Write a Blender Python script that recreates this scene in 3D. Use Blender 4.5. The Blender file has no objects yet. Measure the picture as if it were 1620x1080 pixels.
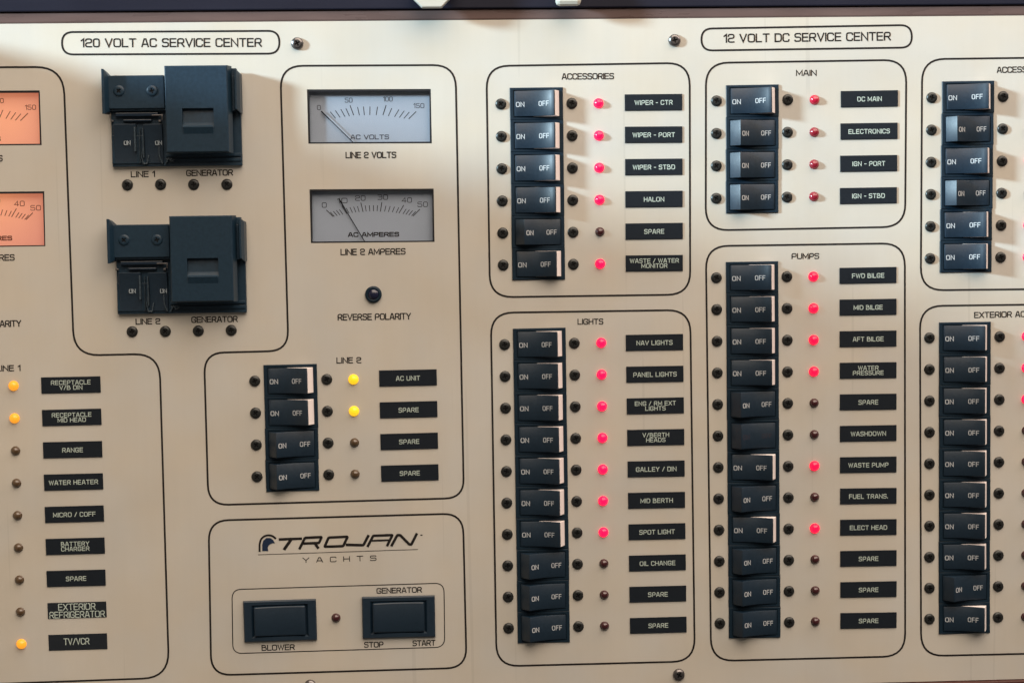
import bpy, bmesh, math, random
from mathutils import Vector, Matrix
from mathutils.geometry import tessellate_polygon
random.seed(7)
S = 0.000381            # metres per panel unit (breaker pitch of 50 units = 19.05 mm)
scene = bpy.context.scene
COL = scene.collection

# ------------------------------------------------------------------ camera
F = 2500.0; RX, RY, RZ = 0.05903678, -0.03955684, -0.01398402; DIST = F*0.98972990
def _rot(a, b, c):
    return (Matrix(((math.cos(c), -math.sin(c), 0), (math.sin(c), math.cos(c), 0), (0, 0, 1)))
            @ Matrix(((1, 0, 0), (0, math.cos(a), -math.sin(a)), (0, math.sin(a), math.cos(a))))
            @ Matrix(((math.cos(b), 0, math.sin(b)), (0, 1, 0), (-math.sin(b), 0, math.cos(b)))))
RM = _rot(RX, RY, RZ)
TV = Vector((0, 0, DIST))
def bp(x, y, w=0.0):
    """measured point of the photograph -> panel coordinates (right, up), at height w above the panel"""
    d = Vector(((x-810)/F, (y-540)/F, 1)); r3 = RM.col[2]
    lam = (-w + r3.dot(TV)) / r3.dot(d)
    p = RM.transposed() @ (lam*d - TV)
    return Vector((p.x, -p.y))
def W(u, v, w=0.0): return Vector((u*S, -w*S, v*S))
cam = bpy.data.cameras.new('camera'); camo = bpy.data.objects.new('camera', cam); COL.objects.link(camo)
cam.sensor_width = 36; cam.lens = F/1620*36; cam.clip_start = 0.02; cam.clip_end = 50
M3 = Matrix(((1, 0, 0), (0, 0, -1), (0, 1, 0)))          # world -> (right, down, into the panel)
Rwc = Matrix(((1, 0, 0), (0, -1, 0), (0, 0, -1))) @ RM @ M3
cp = -(RM.transposed() @ TV)                              # camera centre, panel units
mw = Rwc.transposed().to_4x4(); mw.translation = Vector((cp.x*S, cp.z*S, -cp.y*S))
camo.matrix_world = mw
scene.camera = camo

# ------------------------------------------------------------------ light
world = bpy.data.worlds.new('World'); scene.world = world; world.use_nodes = True
bg = world.node_tree.nodes['Background']; bg.inputs[0].default_value = (0.84, 0.77, 0.70, 1); bg.inputs[1].default_value = 0.11
def aim(o, direction): o.rotation_euler = Vector(direction).to_track_quat('-Z', 'Y').to_euler()
def area(name, pos, target, size, energy, color, size_y=None):
    l = bpy.data.lights.new(name, 'AREA'); l.energy = energy; l.color = color
    l.shape = 'RECTANGLE'; l.size = size; l.size_y = size_y or size
    o = bpy.data.objects.new(name, l); COL.objects.link(o); o.location = pos
    aim(o, Vector(target)-Vector(pos)); return o
# daylight raking in from the upper left
EL = math.radians(20.0); AZ = math.radians(16.5)
Ldir = Vector((-math.cos(EL)*math.cos(AZ), -math.sin(EL), math.cos(EL)*math.sin(AZ)))   # towards the lamp
key = bpy.data.lights.new('window_light', 'AREA'); key.shape = 'DISK'; key.size = 0.55; key.energy = 690; key.color = (0.65, 0.88, 1.0)
keyo = bpy.data.objects.new('window_light', key); COL.objects.link(keyo); keyo.location = Ldir*5.0; aim(keyo, -Ldir)
# added warm fill lamps, overhead for shaded areas, upper right for the white indicators
area('warm_fill', (0.30, -1.25, 1.75), (0, 0, 0), 2.4, 90, (1.0, 0.83, 0.67))
area('indicator_fill_right', (1.6, -0.42, 1.25), (0, 0, 0), 0.8, 16, (1.0, 0.80, 0.70))
scene.view_settings.view_transform = 'Standard'; scene.view_settings.look = 'None'
scene.view_settings.exposure = 0; scene.view_settings.gamma = 1

# ------------------------------------------------------------------ materials
def mat(name, base, rough=0.5, metal=0.0, spec=0.5, emit=None, es=0.0, var=0.0, scale=900, bump=0.0, bscale=4000, stretch=None, coat=0.0):
    m = bpy.data.materials.new(name); m.use_nodes = True; nt = m.node_tree; b = nt.nodes['Principled BSDF']
    b.inputs['Base Color'].default_value = (*base, 1); b.inputs['Roughness'].default_value = rough
    b.inputs['Metallic'].default_value = metal; b.inputs['Specular IOR Level'].default_value = spec
    b.inputs['Coat Weight'].default_value = coat; b.inputs['Coat Roughness'].default_value = 0.12
    if emit: b.inputs['Emission Color'].default_value = (*emit, 1); b.inputs['Emission Strength'].default_value = es
    tc = nt.nodes.new('ShaderNodeTexCoord'); geo = nt.nodes.new('ShaderNodeNewGeometry')
    src = geo.outputs['Position']
    if stretch:
        mp = nt.nodes.new('ShaderNodeMapping'); mp.inputs['Scale'].default_value = stretch
        nt.links.new(src, mp.inputs['Vector']); src2 = mp.outputs[0]
    else: src2 = src
    if var:
        n = nt.nodes.new('ShaderNodeTexNoise'); n.inputs['Scale'].default_value = scale; n.inputs['Detail'].default_value = 5
        nt.links.new(src2, n.inputs['Vector'])
        mx = nt.nodes.new('ShaderNodeMix'); mx.data_type = 'RGBA'
        mx.inputs[6].default_value = (*[c*(1-var) for c in base], 1); mx.inputs[7].default_value = (*[min(1, c*(1+var)) for c in base], 1)
        nt.links.new(n.outputs[0], mx.inputs[0]); nt.links.new(mx.outputs[2], b.inputs['Base Color'])
        mr = nt.nodes.new('ShaderNodeMapRange'); mr.inputs[3].default_value = rough*0.85; mr.inputs[4].default_value = min(1, rough*1.15)
        nt.links.new(n.outputs[0], mr.inputs[0]); nt.links.new(mr.outputs[0], b.inputs['Roughness'])
    if bump:
        n2 = nt.nodes.new('ShaderNodeTexNoise'); n2.inputs['Scale'].default_value = bscale; n2.inputs['Detail'].default_value = 3
        nt.links.new(src2, n2.inputs['Vector'])
        bn = nt.nodes.new('ShaderNodeBump'); bn.inputs['Strength'].default_value = bump; bn.inputs['Distance'].default_value = 0.0002
        nt.links.new(n2.outputs[0], bn.inputs['Height']); nt.links.new(bn.outputs[0], b.inputs['Normal'])
    return m
PANEL = mat('cream_panel_paint', (0.49, 0.462, 0.41), 0.42, 0.0, 0.35, bump=0.05, bscale=1500)
def wear(m, base):
    nt = m.node_tree; b = nt.nodes['Principled BSDF']; geo = nt.nodes.new('ShaderNodeNewGeometry'); L = nt.links.new
    def noise(scale, detail, st=(1, 1, 1), rot=0.0):
        mp = nt.nodes.new('ShaderNodeMapping'); mp.inputs['Scale'].default_value = st; mp.inputs['Rotation'].default_value = (0, rot, 0); L(geo.outputs['Position'], mp.inputs['Vector'])
        n = nt.nodes.new('ShaderNodeTexNoise'); n.inputs['Scale'].default_value = scale; n.inputs['Detail'].default_value = detail; L(mp.outputs[0], n.inputs['Vector']); return n.outputs[0]
    def rng(src, a, b_, c, d):
        mr = nt.nodes.new('ShaderNodeMapRange'); mr.inputs[1].default_value = a; mr.inputs[2].default_value = b_; mr.inputs[3].default_value = c; mr.inputs[4].default_value = d; L(src, mr.inputs[0]); return mr.outputs[0]
    def mul(a, b_):
        x = nt.nodes.new('ShaderNodeMath'); x.operation = 'MULTIPLY'; L(a, x.inputs[0]); L(b_, x.inputs[1]); return x.outputs[0]
    blotch = rng(noise(14, 4), .3, .7, .94, 1.045)            # faint yellowed and rubbed areas
    grain = rng(noise(260, 3, (1, 1, .05)), .3, .7, .992, 1.008)  # fine vertical brushing under the paint
    speck = rng(noise(1700, 2), .68, .76, 1.0, .80)            # grime specks
    scr = rng(noise(210, 1, (1, 1, .018), .35), .70, .72, 1.0, .93)
    v = mul(mul(blotch, grain), mul(speck, scr))
    mx = nt.nodes.new('ShaderNodeMix'); mx.data_type = 'RGBA'; mx.inputs[6].default_value = (base[0]*1.01, base[1]*.985, base[2]*.95, 1); mx.inputs[7].default_value = (base[0]*.99, base[1]*1.01, base[2]*1.04, 1)
    L(rng(noise(22, 3), .35, .65, 0, 1), mx.inputs[0])
    sc = nt.nodes.new('ShaderNodeVectorMath'); sc.operation = 'SCALE'; L(mx.outputs[2], sc.inputs[0]); L(v, sc.inputs[3]); L(sc.outputs[0], b.inputs['Base Color'])
    L(rng(mul(noise(30, 5), rng(noise(9, 2), .3, .7, .8, 1.2)), .3, .7, .34, .52), b.inputs['Roughness'])
wear(PANEL, (0.487, 0.466, 0.42))
INK = mat('black_ink', (0.012, 0.010, 0.010), 0.6, spec=0.2)
INKGREY = mat('grey_ink', (0.05, 0.055, 0.07), 0.7, spec=0.1)
INKRED = mat('dial_ink_red', (0.10, 0.03, 0.02), 0.7, spec=0.1)
LOGOBLUE = mat('navy_ink', (0.010, 0.022, 0.055), 0.6, spec=0.2)
PLASTIC = mat('black_moulded_plastic', (0.004, 0.016, 0.032), 0.45, spec=0.58, var=0.25, scale=700, bump=0.12, bscale=3500)
PLASTIC2 = mat('dusty_black_plastic', (0.009, 0.026, 0.046), 0.40, spec=0.34, var=0.35, scale=500, bump=0.2, bscale=2500)
BEZEL = mat('black_breaker_bezel', (0.006, 0.017, 0.030), 0.45, spec=0.22, var=0.2, scale=700, bump=0.1, bscale=3500)
WHITEP = mat('white_indicator_plastic', (0.84, 0.77, 0.76), 0.45, spec=0.4, var=0.03, scale=900)
WHITEINK = mat('white_lettering', (0.42, 0.45, 0.48), 0.6, spec=0.2)
DIMINK = mat('pale_lettering', (0.42, 0.50, 0.46), 0.6, spec=0.2)
SCREW = mat('black_oxide_steel', (0.030, 0.032, 0.032), 0.30, 0.5, 0.5, var=0.3, scale=1500, bump=0.2, bscale=5000)
SCREWD = mat('screw_recess_dark', (0.004, 0.004, 0.005), 0.6, spec=0.2)
STEEL = mat('tarnished_steel', (0.16, 0.15, 0.15), 0.3, 0.9, 0.5, var=0.3, scale=1500)
PLATE = mat('black_engraving_laminate', (0.009, 0.013, 0.019), 0.55, spec=0.15, var=0.15, scale=600)
TAPE = mat('black_label_tape', (0.012, 0.016, 0.022), 0.4, spec=0.35, var=0.15, scale=600)
DIAL = mat('meter_dial_paper', (0.29, 0.34, 0.42), 0.6, spec=0.2, var=0.02, scale=300)
HOUSE = mat('meter_housing_black', (0.012, 0.013, 0.017), 0.5, spec=0.25)
NEEDLE = mat('needle_black', (0.006, 0.006, 0.009), 0.9, spec=0.0)
RED_OFF = mat('red_lens_unlit', (0.045, 0.010, 0.012), 0.18, spec=0.6, coat=0.3)
RED_MID = mat('red_lens_barely_lit', (0.15, 0.010, 0.02), 0.18, spec=0.6, emit=(0.9, 0.01, 0.05), es=0.12, coat=0.3)
RED_DIM = mat('red_lens_glowing_dimly', (0.30, 0.010, 0.03), 0.18, spec=0.6, emit=(0.9, 0.005, 0.05), es=0.22, coat=0.3)
RED_ON = mat('red_lens_lit', (0.25, 0.004, 0.015), 0.2, spec=0.5, emit=(1.0, 0.003, 0.035), es=2.0)
PINK_ON = mat('pink_red_lens_lit', (0.28, 0.004, 0.03), 0.2, spec=0.5, emit=(1.0, 0.003, 0.046), es=2.2)
AMB_OFF = mat('amber_lens_unlit', (0.075, 0.045, 0.022), 0.2, spec=0.6, coat=0.3)
AMB_ON = mat('amber_lens_lit', (0.5, 0.22, 0.02), 0.2, spec=0.5, emit=(1.0, 0.36, 0.020), es=0.85)
YEL_ON = mat('yellow_lens_lit', (0.5, 0.35, 0.02), 0.2, spec=0.5, emit=(1.0, 0.52, 0.010), es=1.05)
NAVYLENS = mat('navy_lens', (0.008, 0.010, 0.032), 0.25, spec=0.5, coat=0.3)
NAVYTRIM = mat('dark_navy_bulkhead', (0.010, 0.011, 0.022), 0.4, spec=0.2, var=0.25, scale=14, stretch=(1, 1, 4))
BROWNTRIM = mat('glossy_brown_trim', (0.105, 0.070, 0.066), 0.28, spec=0.4, var=0.35, scale=22, stretch=(1, 6, 6))
WOOD = mat('dark_mahogany', (0.060, 0.018, 0.014), 0.3, spec=0.45, var=0.45, scale=60, stretch=(0.4, 5, 5))
NUT = mat('cream_knob', (0.46, 0.45, 0.40), 0.35, spec=0.5, var=0.05, scale=400)

def glass_mat():
    m = bpy.data.materials.new('window_glass'); m.use_nodes = True; nt = m.node_tree
    for n in list(nt.nodes): nt.nodes.remove(n)
    out = nt.nodes.new('ShaderNodeOutputMaterial'); tr = nt.nodes.new('ShaderNodeBsdfTransparent'); gl = nt.nodes.new('ShaderNodeBsdfGlossy')
    gl.inputs['Roughness'].default_value = 0.08; lw = nt.nodes.new('ShaderNodeLayerWeight'); lw.inputs[0].default_value = 0.5
    pw = nt.nodes.new('ShaderNodeMath'); pw.operation = 'POWER'; pw.inputs[1].default_value = 5; nt.links.new(lw.outputs['Facing'], pw.inputs[0])
    fr = nt.nodes.new('ShaderNodeMath'); fr.operation = 'MULTIPLY_ADD'; fr.inputs[1].default_value = 0.5; fr.inputs[2].default_value = 0.02; nt.links.new(pw.outputs[0], fr.inputs[0])
    mx = nt.nodes.new('ShaderNodeMixShader'); nt.links.new(fr.outputs[0], mx.inputs[0]); nt.links.new(tr.outputs[0], mx.inputs[1]); nt.links.new(gl.outputs[0], mx.inputs[2])
    nt.links.new(mx.outputs[0], out.inputs[0]); return m
GLASS = glass_mat()
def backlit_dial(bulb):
    """dial paper with the glow of an orange bulb painted in, fading from the given world position"""
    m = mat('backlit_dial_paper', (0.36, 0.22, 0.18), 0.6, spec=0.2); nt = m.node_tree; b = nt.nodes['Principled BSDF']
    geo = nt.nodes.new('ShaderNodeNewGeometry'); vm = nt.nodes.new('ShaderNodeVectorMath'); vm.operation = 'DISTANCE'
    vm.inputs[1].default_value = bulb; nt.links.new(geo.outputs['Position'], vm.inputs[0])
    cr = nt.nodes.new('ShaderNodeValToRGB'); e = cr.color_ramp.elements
    e[0].position = 0.0; e[0].color = (0.98, 0.33, 0.15, 1); e[1].position = 1.0; e[1].color = (0.60, 0.15, 0.115, 1)  # backlight falloff painted into the emission colour
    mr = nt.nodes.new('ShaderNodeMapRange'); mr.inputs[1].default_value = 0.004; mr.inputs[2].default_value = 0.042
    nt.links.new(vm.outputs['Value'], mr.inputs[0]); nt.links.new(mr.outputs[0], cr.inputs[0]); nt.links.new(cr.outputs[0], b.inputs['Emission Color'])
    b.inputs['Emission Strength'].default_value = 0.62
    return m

# ------------------------------------------------------------------ mesh helpers (local x right, y up, w out of the panel)
class MB:
    def __init__(s): s.v = []; s.f = []; s.m = []
    def add(s, verts, faces, mi=0):
        o = len(s.v); s.v += [tuple(p) for p in verts]; s.f += [tuple(i+o for i in f) for f in faces]; s.m += [mi]*len(faces)
    def box(s, x0, x1, y0, y1, w0, w1, mi=0, inset=0.0):
        i = inset
        v = [(x0, y0, w0), (x1, y0, w0), (x1, y1, w0), (x0, y1, w0), (x0+i, y0+i, w1), (x1-i, y0+i, w1), (x1-i, y1-i, w1), (x0+i, y1-i, w1)]
        s.add(v, [(0, 3, 2, 1), (4, 5, 6, 7), (0, 1, 5, 4), (1, 2, 6, 5), (2, 3, 7, 6), (3, 0, 4, 7)], mi)
    def quadprism(s, q, w0, w1, mi=0):           # q: loop of 2D points, counter-clockwise
        n = len(q); v = [(p[0], p[1], w0) for p in q]+[(p[0], p[1], w1) for p in q]
        f = [tuple(range(n-1, -1, -1)), tuple(range(n, 2*n))]+[(i, (i+1) % n, n+(i+1) % n, n+i) for i in range(n)]
        s.add(v, f, mi)
    def profile(s, pts, y0, y1, mi=0, draft=0.0, wtop=None):   # closed cross-section in (x, w), extruded along y
        n = len(pts)
        def yy(w, sgn): return (y1 if sgn > 0 else y0) + (sgn*draft*(wtop-w) if draft else 0)
        v = [(p[0], yy(p[1], -1), p[1]) for p in pts]+[(p[0], yy(p[1], 1), p[1]) for p in pts]
        f = [tuple(range(n)), tuple(range(2*n-1, n-1, -1))]+[(i, n+i, n+(i+1) % n, (i+1) % n) for i in range(n)]
        s.add(v, f, mi)
    def lathe(s, prof, n=24, mi=0, cx=0, cy=0):   # (r, w) from the centre outwards or back
        rings = []
        for r, w in prof:
            if r < 1e-6: rings.append([len(s.v)]); s.v.append((cx, cy, w))
            else:
                rings.append(list(range(len(s.v), len(s.v)+n)))
                s.v += [(cx+r*math.cos(2*math.pi*k/n), cy+r*math.sin(2*math.pi*k/n), w) for k in range(n)]
        for a, b in zip(rings, rings[1:]):
            for k in range(n):
                k2 = (k+1) % n
                if len(a) == 1 and len(b) == 1: continue
                if len(a) == 1: s.f.append((a[0], b[k], b[k2]))
                elif len(b) == 1: s.f.append((a[k], b[0], a[k2]))
                else: s.f.append((a[k], b[k], b[k2], a[k2]))
                s.m.append(mi)
    def holed(s, outer, holes, w, mi=0):
        loops = [[Vector((p[0], p[1], 0)) for p in outer]]+[[Vector((p[0], p[1], 0)) for p in h] for h in holes]
        flat = [p for l in loops for p in l]
        s.add([(p.x, p.y, w) for p in flat], [t for t in tessellate_polygon(loops)], mi)
    def wall(s, loop, w0, w1, mi=0):
        n = len(loop); s.add([(p[0], p[1], w0) for p in loop]+[(p[0], p[1], w1) for p in loop], [(i, (i+1) % n, n+(i+1) % n, n+i) for i in range(n)], mi)
    def mesh(s, name, mats, bevel=0.0, smooth=False, seg=2, fixn=True):
        bm = bmesh.new(); vs = [bm.verts.new((p[0]*S, -p[2]*S, p[1]*S)) for p in s.v]
        for f, mi in zip(s.f, s.m):
            try: fc = bm.faces.new([vs[i] for i in f]); fc.material_index = mi; fc.smooth = smooth
            except ValueError: pass
        if fixn: bmesh.ops.recalc_face_normals(bm, faces=bm.faces)
        if bevel:
            ed = [e for e in bm.edges if len(e.link_faces) == 2 and e.calc_face_angle(0) > 0.5]
            bmesh.ops.bevel(bm, geom=ed, offset=bevel*S, segments=seg, profile=0.5, affect='EDGES', clamp_overlap=True)
        me = bpy.data.meshes.new(name); bm.to_mesh(me); bm.free()
        for m in (mats if isinstance(mats, (list, tuple)) else [mats]): me.materials.append(m)
        return me
def link(name, me, parent=None, loc=None, rot=0.0):
    o = bpy.data.objects.new(name, me); COL.objects.link(o)
    if parent: o.parent = parent
    if loc is not None: o.location = loc
    o.rotation_euler = (0, -rot, 0)
    return o
def tag(o, label, cat, group=None, kind=None):
    if label: o['label'] = label
    if cat: o['category'] = cat
    if group: o['group'] = group
    if kind: o['kind'] = kind
    return o
def copy_tree(o, parent=None):
    c = o.copy(); COL.objects.link(c)
    if parent: c.parent = parent
    for ch in list(o.children): copy_tree(ch, c)
    return c

# ------------------------------------------------------------------ stroke lettering, square rounded capitals
G = {
'A': (.80, [[(0, 0), (.30, 1), (.50, 1), (.80, 0)], [(.10, .30), (.70, .30)]], 0),
'B': (.80, [[(0, .5), (0, 1), (.62, 1), (.62, .55), (0, .55)], [(.3, .55), (.80, .55), (.80, 0), (0, 0), (0, .6)]], 3),
'C': (.76, [[(.76, .80), (.76, 1), (0, 1), (0, 0), (.76, 0), (.76, .20)]], 1),
'D': (.80, [[(0, 0), (0, 1), (.80, 1), (.80, 0), (0, 0)]], 2),
'E': (.70, [[(.70, 1), (0, 1), (0, 0), (.70, 0)], [(0, .52), (.64, .52)]], 0),
'F': (.68, [[(.68, 1), (0, 1), (0, 0)], [(0, .50), (.62, .50)]], 0),
'G': (.80, [[(.80, .76), (.80, 1), (0, 1), (0, 0), (.80, 0), (.80, .46), (.44, .46)]], 1),
'H': (.78, [[(0, 0), (0, 1)], [(.78, 0), (.78, 1)], [(0, .52), (.78, .52)]], 0),
'I': (.0, [[(0, 0), (0, 1)]], 0),
'J': (.60, [[(.60, 1), (.60, 0), (0, 0), (0, .26)]], 1),
'K': (.74, [[(0, 0), (0, 1)], [(.70, 1), (.10, .52), (.74, 0)]], 0),
'L': (.66, [[(0, 1), (0, 0), (.66, 0)]], 0),
'M': (.95, [[(0, 0), (0, 1), (.475, .20), (.95, 1), (.95, 0)]], 0),
'N': (.80, [[(0, 0), (0, 1), (.80, 0), (.80, 1)]], 0),
'O': (.82, [[(.41, 1), (0, 1), (0, 0), (.82, 0), (.82, 1), (.41, 1)]], 1),
'P': (.76, [[(0, 0), (0, 1), (.76, 1), (.76, .42), (0, .42)]], 1),
'Q': (.82, [[(.41, 1), (0, 1), (0, 0), (.82, 0), (.82, 1), (.41, 1)], [(.5, .2), (.85, -.08)]], 1),
'R': (.78, [[(0, 0), (0, 1), (.76, 1), (.76, .46), (0, .46)], [(.44, .46), (.78, 0)]], 1),
'S': (.74, [[(.72, .88), (.72, 1), (0, 1), (0, .53), (.74, .53), (.74, 0), (0, 0), (0, .12)]], 1),
'T': (.76, [[(0, 1), (.76, 1)], [(.38, 1), (.38, 0)]], 0),
'U': (.80, [[(0, 1), (0, 0), (.80, 0), (.80, 1)]], 1),
'V': (.82, [[(0, 1), (.41, 0), (.82, 1)]], 0),
'W': (1.12, [[(0, 1), (.28, 0), (.56, .95), (.84, 0), (1.12, 1)]], 0),
'X': (.78, [[(0, 0), (.78, 1)], [(0, 1), (.78, 0)]], 0),
'Y': (.80, [[(0, 1), (.40, .46), (.80, 1)], [(.40, .46), (.40, 0)]], 0),
'Z': (.74, [[(0, 1), (.74, 1), (0, 0), (.74, 0)]], 0),
'0': (.72, [[(.36, 1), (0, 1), (0, 0), (.72, 0), (.72, 1), (.36, 1)]], 1),
'1': (.30, [[(0, .78), (.30, 1), (.30, 0)]], 0),
'2': (.74, [[(0, .76), (0, 1), (.74, 1), (.74, .52), (0, .48), (0, 0), (.74, 0)]], 1),
'3': (.72, [[(0, 1), (.72, 1), (.72, 0), (0, 0)], [(.2, .52), (.72, .52)]], 1),
'4': (.76, [[(.56, 0), (.56, 1), (0, .28), (.76, .28)]], 0),
'5': (.74, [[(.70, 1), (0, 1), (0, .56), (.74, .56), (.74, 0), (0, 0), (0, .2)]], 1),
'-': (.40, [[(0, .45), (.40, .45)]], 0), '/': (.50, [[(0, 0), (.50, 1)]], 0), '.': (.0, [[(0, 0), (0, .10)]], 0),
}
def rounded(pl, r, closed=False):
    n = len(pl); out = []
    for i, p in enumerate(pl):
        if not closed and i in (0, n-1): out.append(Vector(p)); continue
        a = Vector(pl[i-1]); b = Vector(p); c = Vector(pl[(i+1) % n]); ri = r[i] if isinstance(r, (list, tuple)) else r
        da = (a-b); dc = (c-b); k = min(ri, da.length*(.95 if not closed and i == 1 else .5), dc.length*(.95 if not closed and i == n-2 else .5))
        if k < 1e-6: out.append(b); continue
        p0 = b+da.normalized()*k; p1 = b+dc.normalized()*k; st = 3 if ri < 5 else 8
        for t in range(st+1):
            t /= st; t2 = t*t; out.append(p0*(1-t)**2+b*2*t*(1-t)*1.0+p1*t2)
    return out
def stroke(mb, pts, th, w=0.0, closed=False, mi=0, wf=None):
    P = []
    for p in pts:
        p = Vector((p[0], p[1]))
        if not P or (p-P[-1]).length > 1e-5: P.append(p)
    if closed and (P[0]-P[-1]).length < 1e-5: P.pop()
    n = len(P)
    if n < 2: return
    vs = []
    for i in range(n):
        a = P[i-1] if (i > 0 or closed) else None; c = P[(i+1) % n] if (i < n-1 or closed) else None
        d1 = (P[i]-a).normalized() if a is not None else None; d2 = (c-P[i]).normalized() if c is not None else None
        if d1 is None: d1 = d2
        if d2 is None: d2 = d1
        n1 = Vector((-d1.y, d1.x)); n2 = Vector((-d2.y, d2.x)); m = n1+n2
        if m.length < 0.3: m = n1
        m.normalize(); k = th/2/max(0.45, m.dot(n1))
        e = Vector((0, 0))
        if not closed and i == 0: e = -d2*th*0.45
        if not closed and i == n-1: e = d1*th*0.45
        for sg in (1, -1):
            q = P[i]+e+m*k*sg; vs.append((q.x, q.y, wf(q.x) if wf else w))
    f = []
    for i in range(n if closed else n-1):
        j = (i+1) % n; f.append((2*i+1, 2*j+1, 2*j, 2*i))
    mb.add(vs, f, mi)
def text_width(s, h, sp=.26, xs=1.0, space=.55):
    w = 0
    for ch in s: w += (space if ch == ' ' else G[ch][0]+sp)
    return (w-sp)*h*xs
def text(mb, s, cx, cy, h, th, width=None, xs=1.0, sp=.26, space=.55, w=0.0, wf=None, slant=0.0, mi=0):
    nat = text_width(s, h, sp, 1.0, space)
    if width: xs = (width-th)/max(1e-6, nat)
    x = cx-nat*xs/2; lay = 0
    for ch in s:
        if ch == ' ': x += space*h*xs; continue
        gw, pls, rd = G[ch]
        for pl in pls:
            q = [(x+(p[0]+slant*(p[1]-.5))*h*xs, cy+(p[1]-.5)*(h-th)) for p in pl]
            if rd == 1: q = rounded(q, 0.22*h)
            if rd == 2: q = rounded(q, [0, 0, .28*h, .28*h, 0])
            if rd == 3: q = rounded(q, [0, 0, .22*h, .22*h, 0] if len(q) == 5 and pl[0][1] == .5 else [0, .22*h, .22*h, 0, 0])
            dz = .045*(lay % 4); lay += 1                      # overlapping strokes never share a plane
            stroke(mb, q, th, w+dz, wf=(lambda X, dz=dz: wf(X)+dz) if wf else None, mi=mi)
        x += (gw+sp)*h*xs
def ptext(s, x0, y0, x1, y1, h, th, mtl=INK, sp=.26, space=.55, name='printed_lettering'):
    """lettering printed on the panel, from (x0,y0) to (x1,y1) in photo measure, y at mid cap height"""
    a = bp(x0, y0); b = bp(x1, y1); d = b-a; mb = MB()
    text(mb, s, 0, 0, h, th, width=d.length, sp=sp, space=space, w=0.0)
    return link(name, mb.mesh(name, mtl, fixn=False), panel, W((a.x+b.x)/2, (a.y+b.y)/2, 0.22), math.atan2(d.y, d.x))

# ------------------------------------------------------------------ the panel
windows = {   # photo corners TL TR BR BL of the four meter windows
 'v2': [(485.6, 141.8), (681.5, 141.0), (683.2, 227.0), (487.8, 227.6)],
 'a2': [(489.5, 299.8), (686.0, 298.5), (687.5, 382.7), (491.8, 384.7)],
 'v1': [(-134.0, 144.5), (62.8, 143.3), (66.0, 229.8), (-130.0, 231.5)],
 'a1': [(-128.0, 304.5), (70.0, 302.8), (71.8, 389.5), (-124.0, 392.5)],
}
po = [bp(-230, 1121), bp(1860, 1067), bp(1860, 23.0), bp(-230, 40.0)]
outer = [tuple(p) for p in po]
holes = {k: [tuple(bp(*p)) for p in (q[3], q[2], q[1], q[0])] for k, q in windows.items()}
mb = MB(); mb.holed(outer, list(holes.values()), 0.0)
mb.wall(outer, -6, 0)
for h in holes.values(): mb.wall(h, -6, 0)
panel = link('control_panel', mb.mesh('control_panel', PANEL, fixn=False))
for pl in panel.data.polygons:
    pass
bmx = bmesh.new(); bmx.from_mesh(panel.data); bmesh.ops.remove_doubles(bmx, verts=bmx.verts, dist=1e-7); bmesh.ops.recalc_face_normals(bmx, faces=bmx.faces); bmx.to_mesh(panel.data); bmx.free()
tag(panel, 'cream metal electrical panel printed with black outlines and headings', 'control panel')
panel.location = (0, 0, 0)

def outline(pts, rad, th=3.0, closed=True, name='printed_outline'):
    q = rounded(pts, rad, closed)
    q = [bp(p.x, p.y) for p in q]; c = sum(q, Vector((0, 0)))/len(q)
    mb = MB(); stroke(mb, [p-c for p in q], th, 0.0, closed)
    return link(name, mb.mesh(name, INK, fixn=False), panel, W(c.x, c.y, 0.2))
outline([(97.8, 51.2), (441.8, 49.2), (442.2, 85.2), (98.6, 86.6)], 22)
outline([(1109.5, 45.8), (1442, 40), (1442.8, 75.6), (1110, 80.4)], 22)
outline([(-225, 108), (100.2, 106.2), (117.2, 562.3), (252.2, 559.3), (267.6, 1071.0), (-225, 1089)], [0, 44, 40, 40, 42, 0], closed=False)
outline([(443.4, 104.6), (720.6, 103.2), (733.9, 787.2), (329.8, 798.6), (322.8, 558.2), (456.4, 554.6)], [36, 36, 30, 32, 32, 32])
outline([(769.4, 104.9), (1091.0, 99.8), (1091.9, 465.8), (775.2, 470.2)], 36)
outline([(1116.8, 100.0), (1433.8, 95.0), (1431.8, 358.8), (1116.4, 364.6)], 36)
outline([(1116.6, 389.4), (1431.4, 384.8), (1432.0, 1037.2), (1125.0, 1044.8)], 36)
outline([(776.4, 494.8), (1091.9, 490.2), (1099.2, 1045.2), (785.6, 1053.2)], 36)
outline([(1458.8, 94.0), (1775, 90), (1772, 456), (1456.6, 459.2)], 36)
outline([(1455.4, 484.0), (1772, 480), (1772, 1030), (1457.2, 1037.0)], 36)
outline([(330.0, 823.0), (732.4, 811.6), (738.2, 1055.4), (334.2, 1067.4)], 32)
outline([(367.0, 931.8), (702.4, 921.6), (703.6, 1022.8), (368.4, 1033.0)], 15, 1.5)

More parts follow.
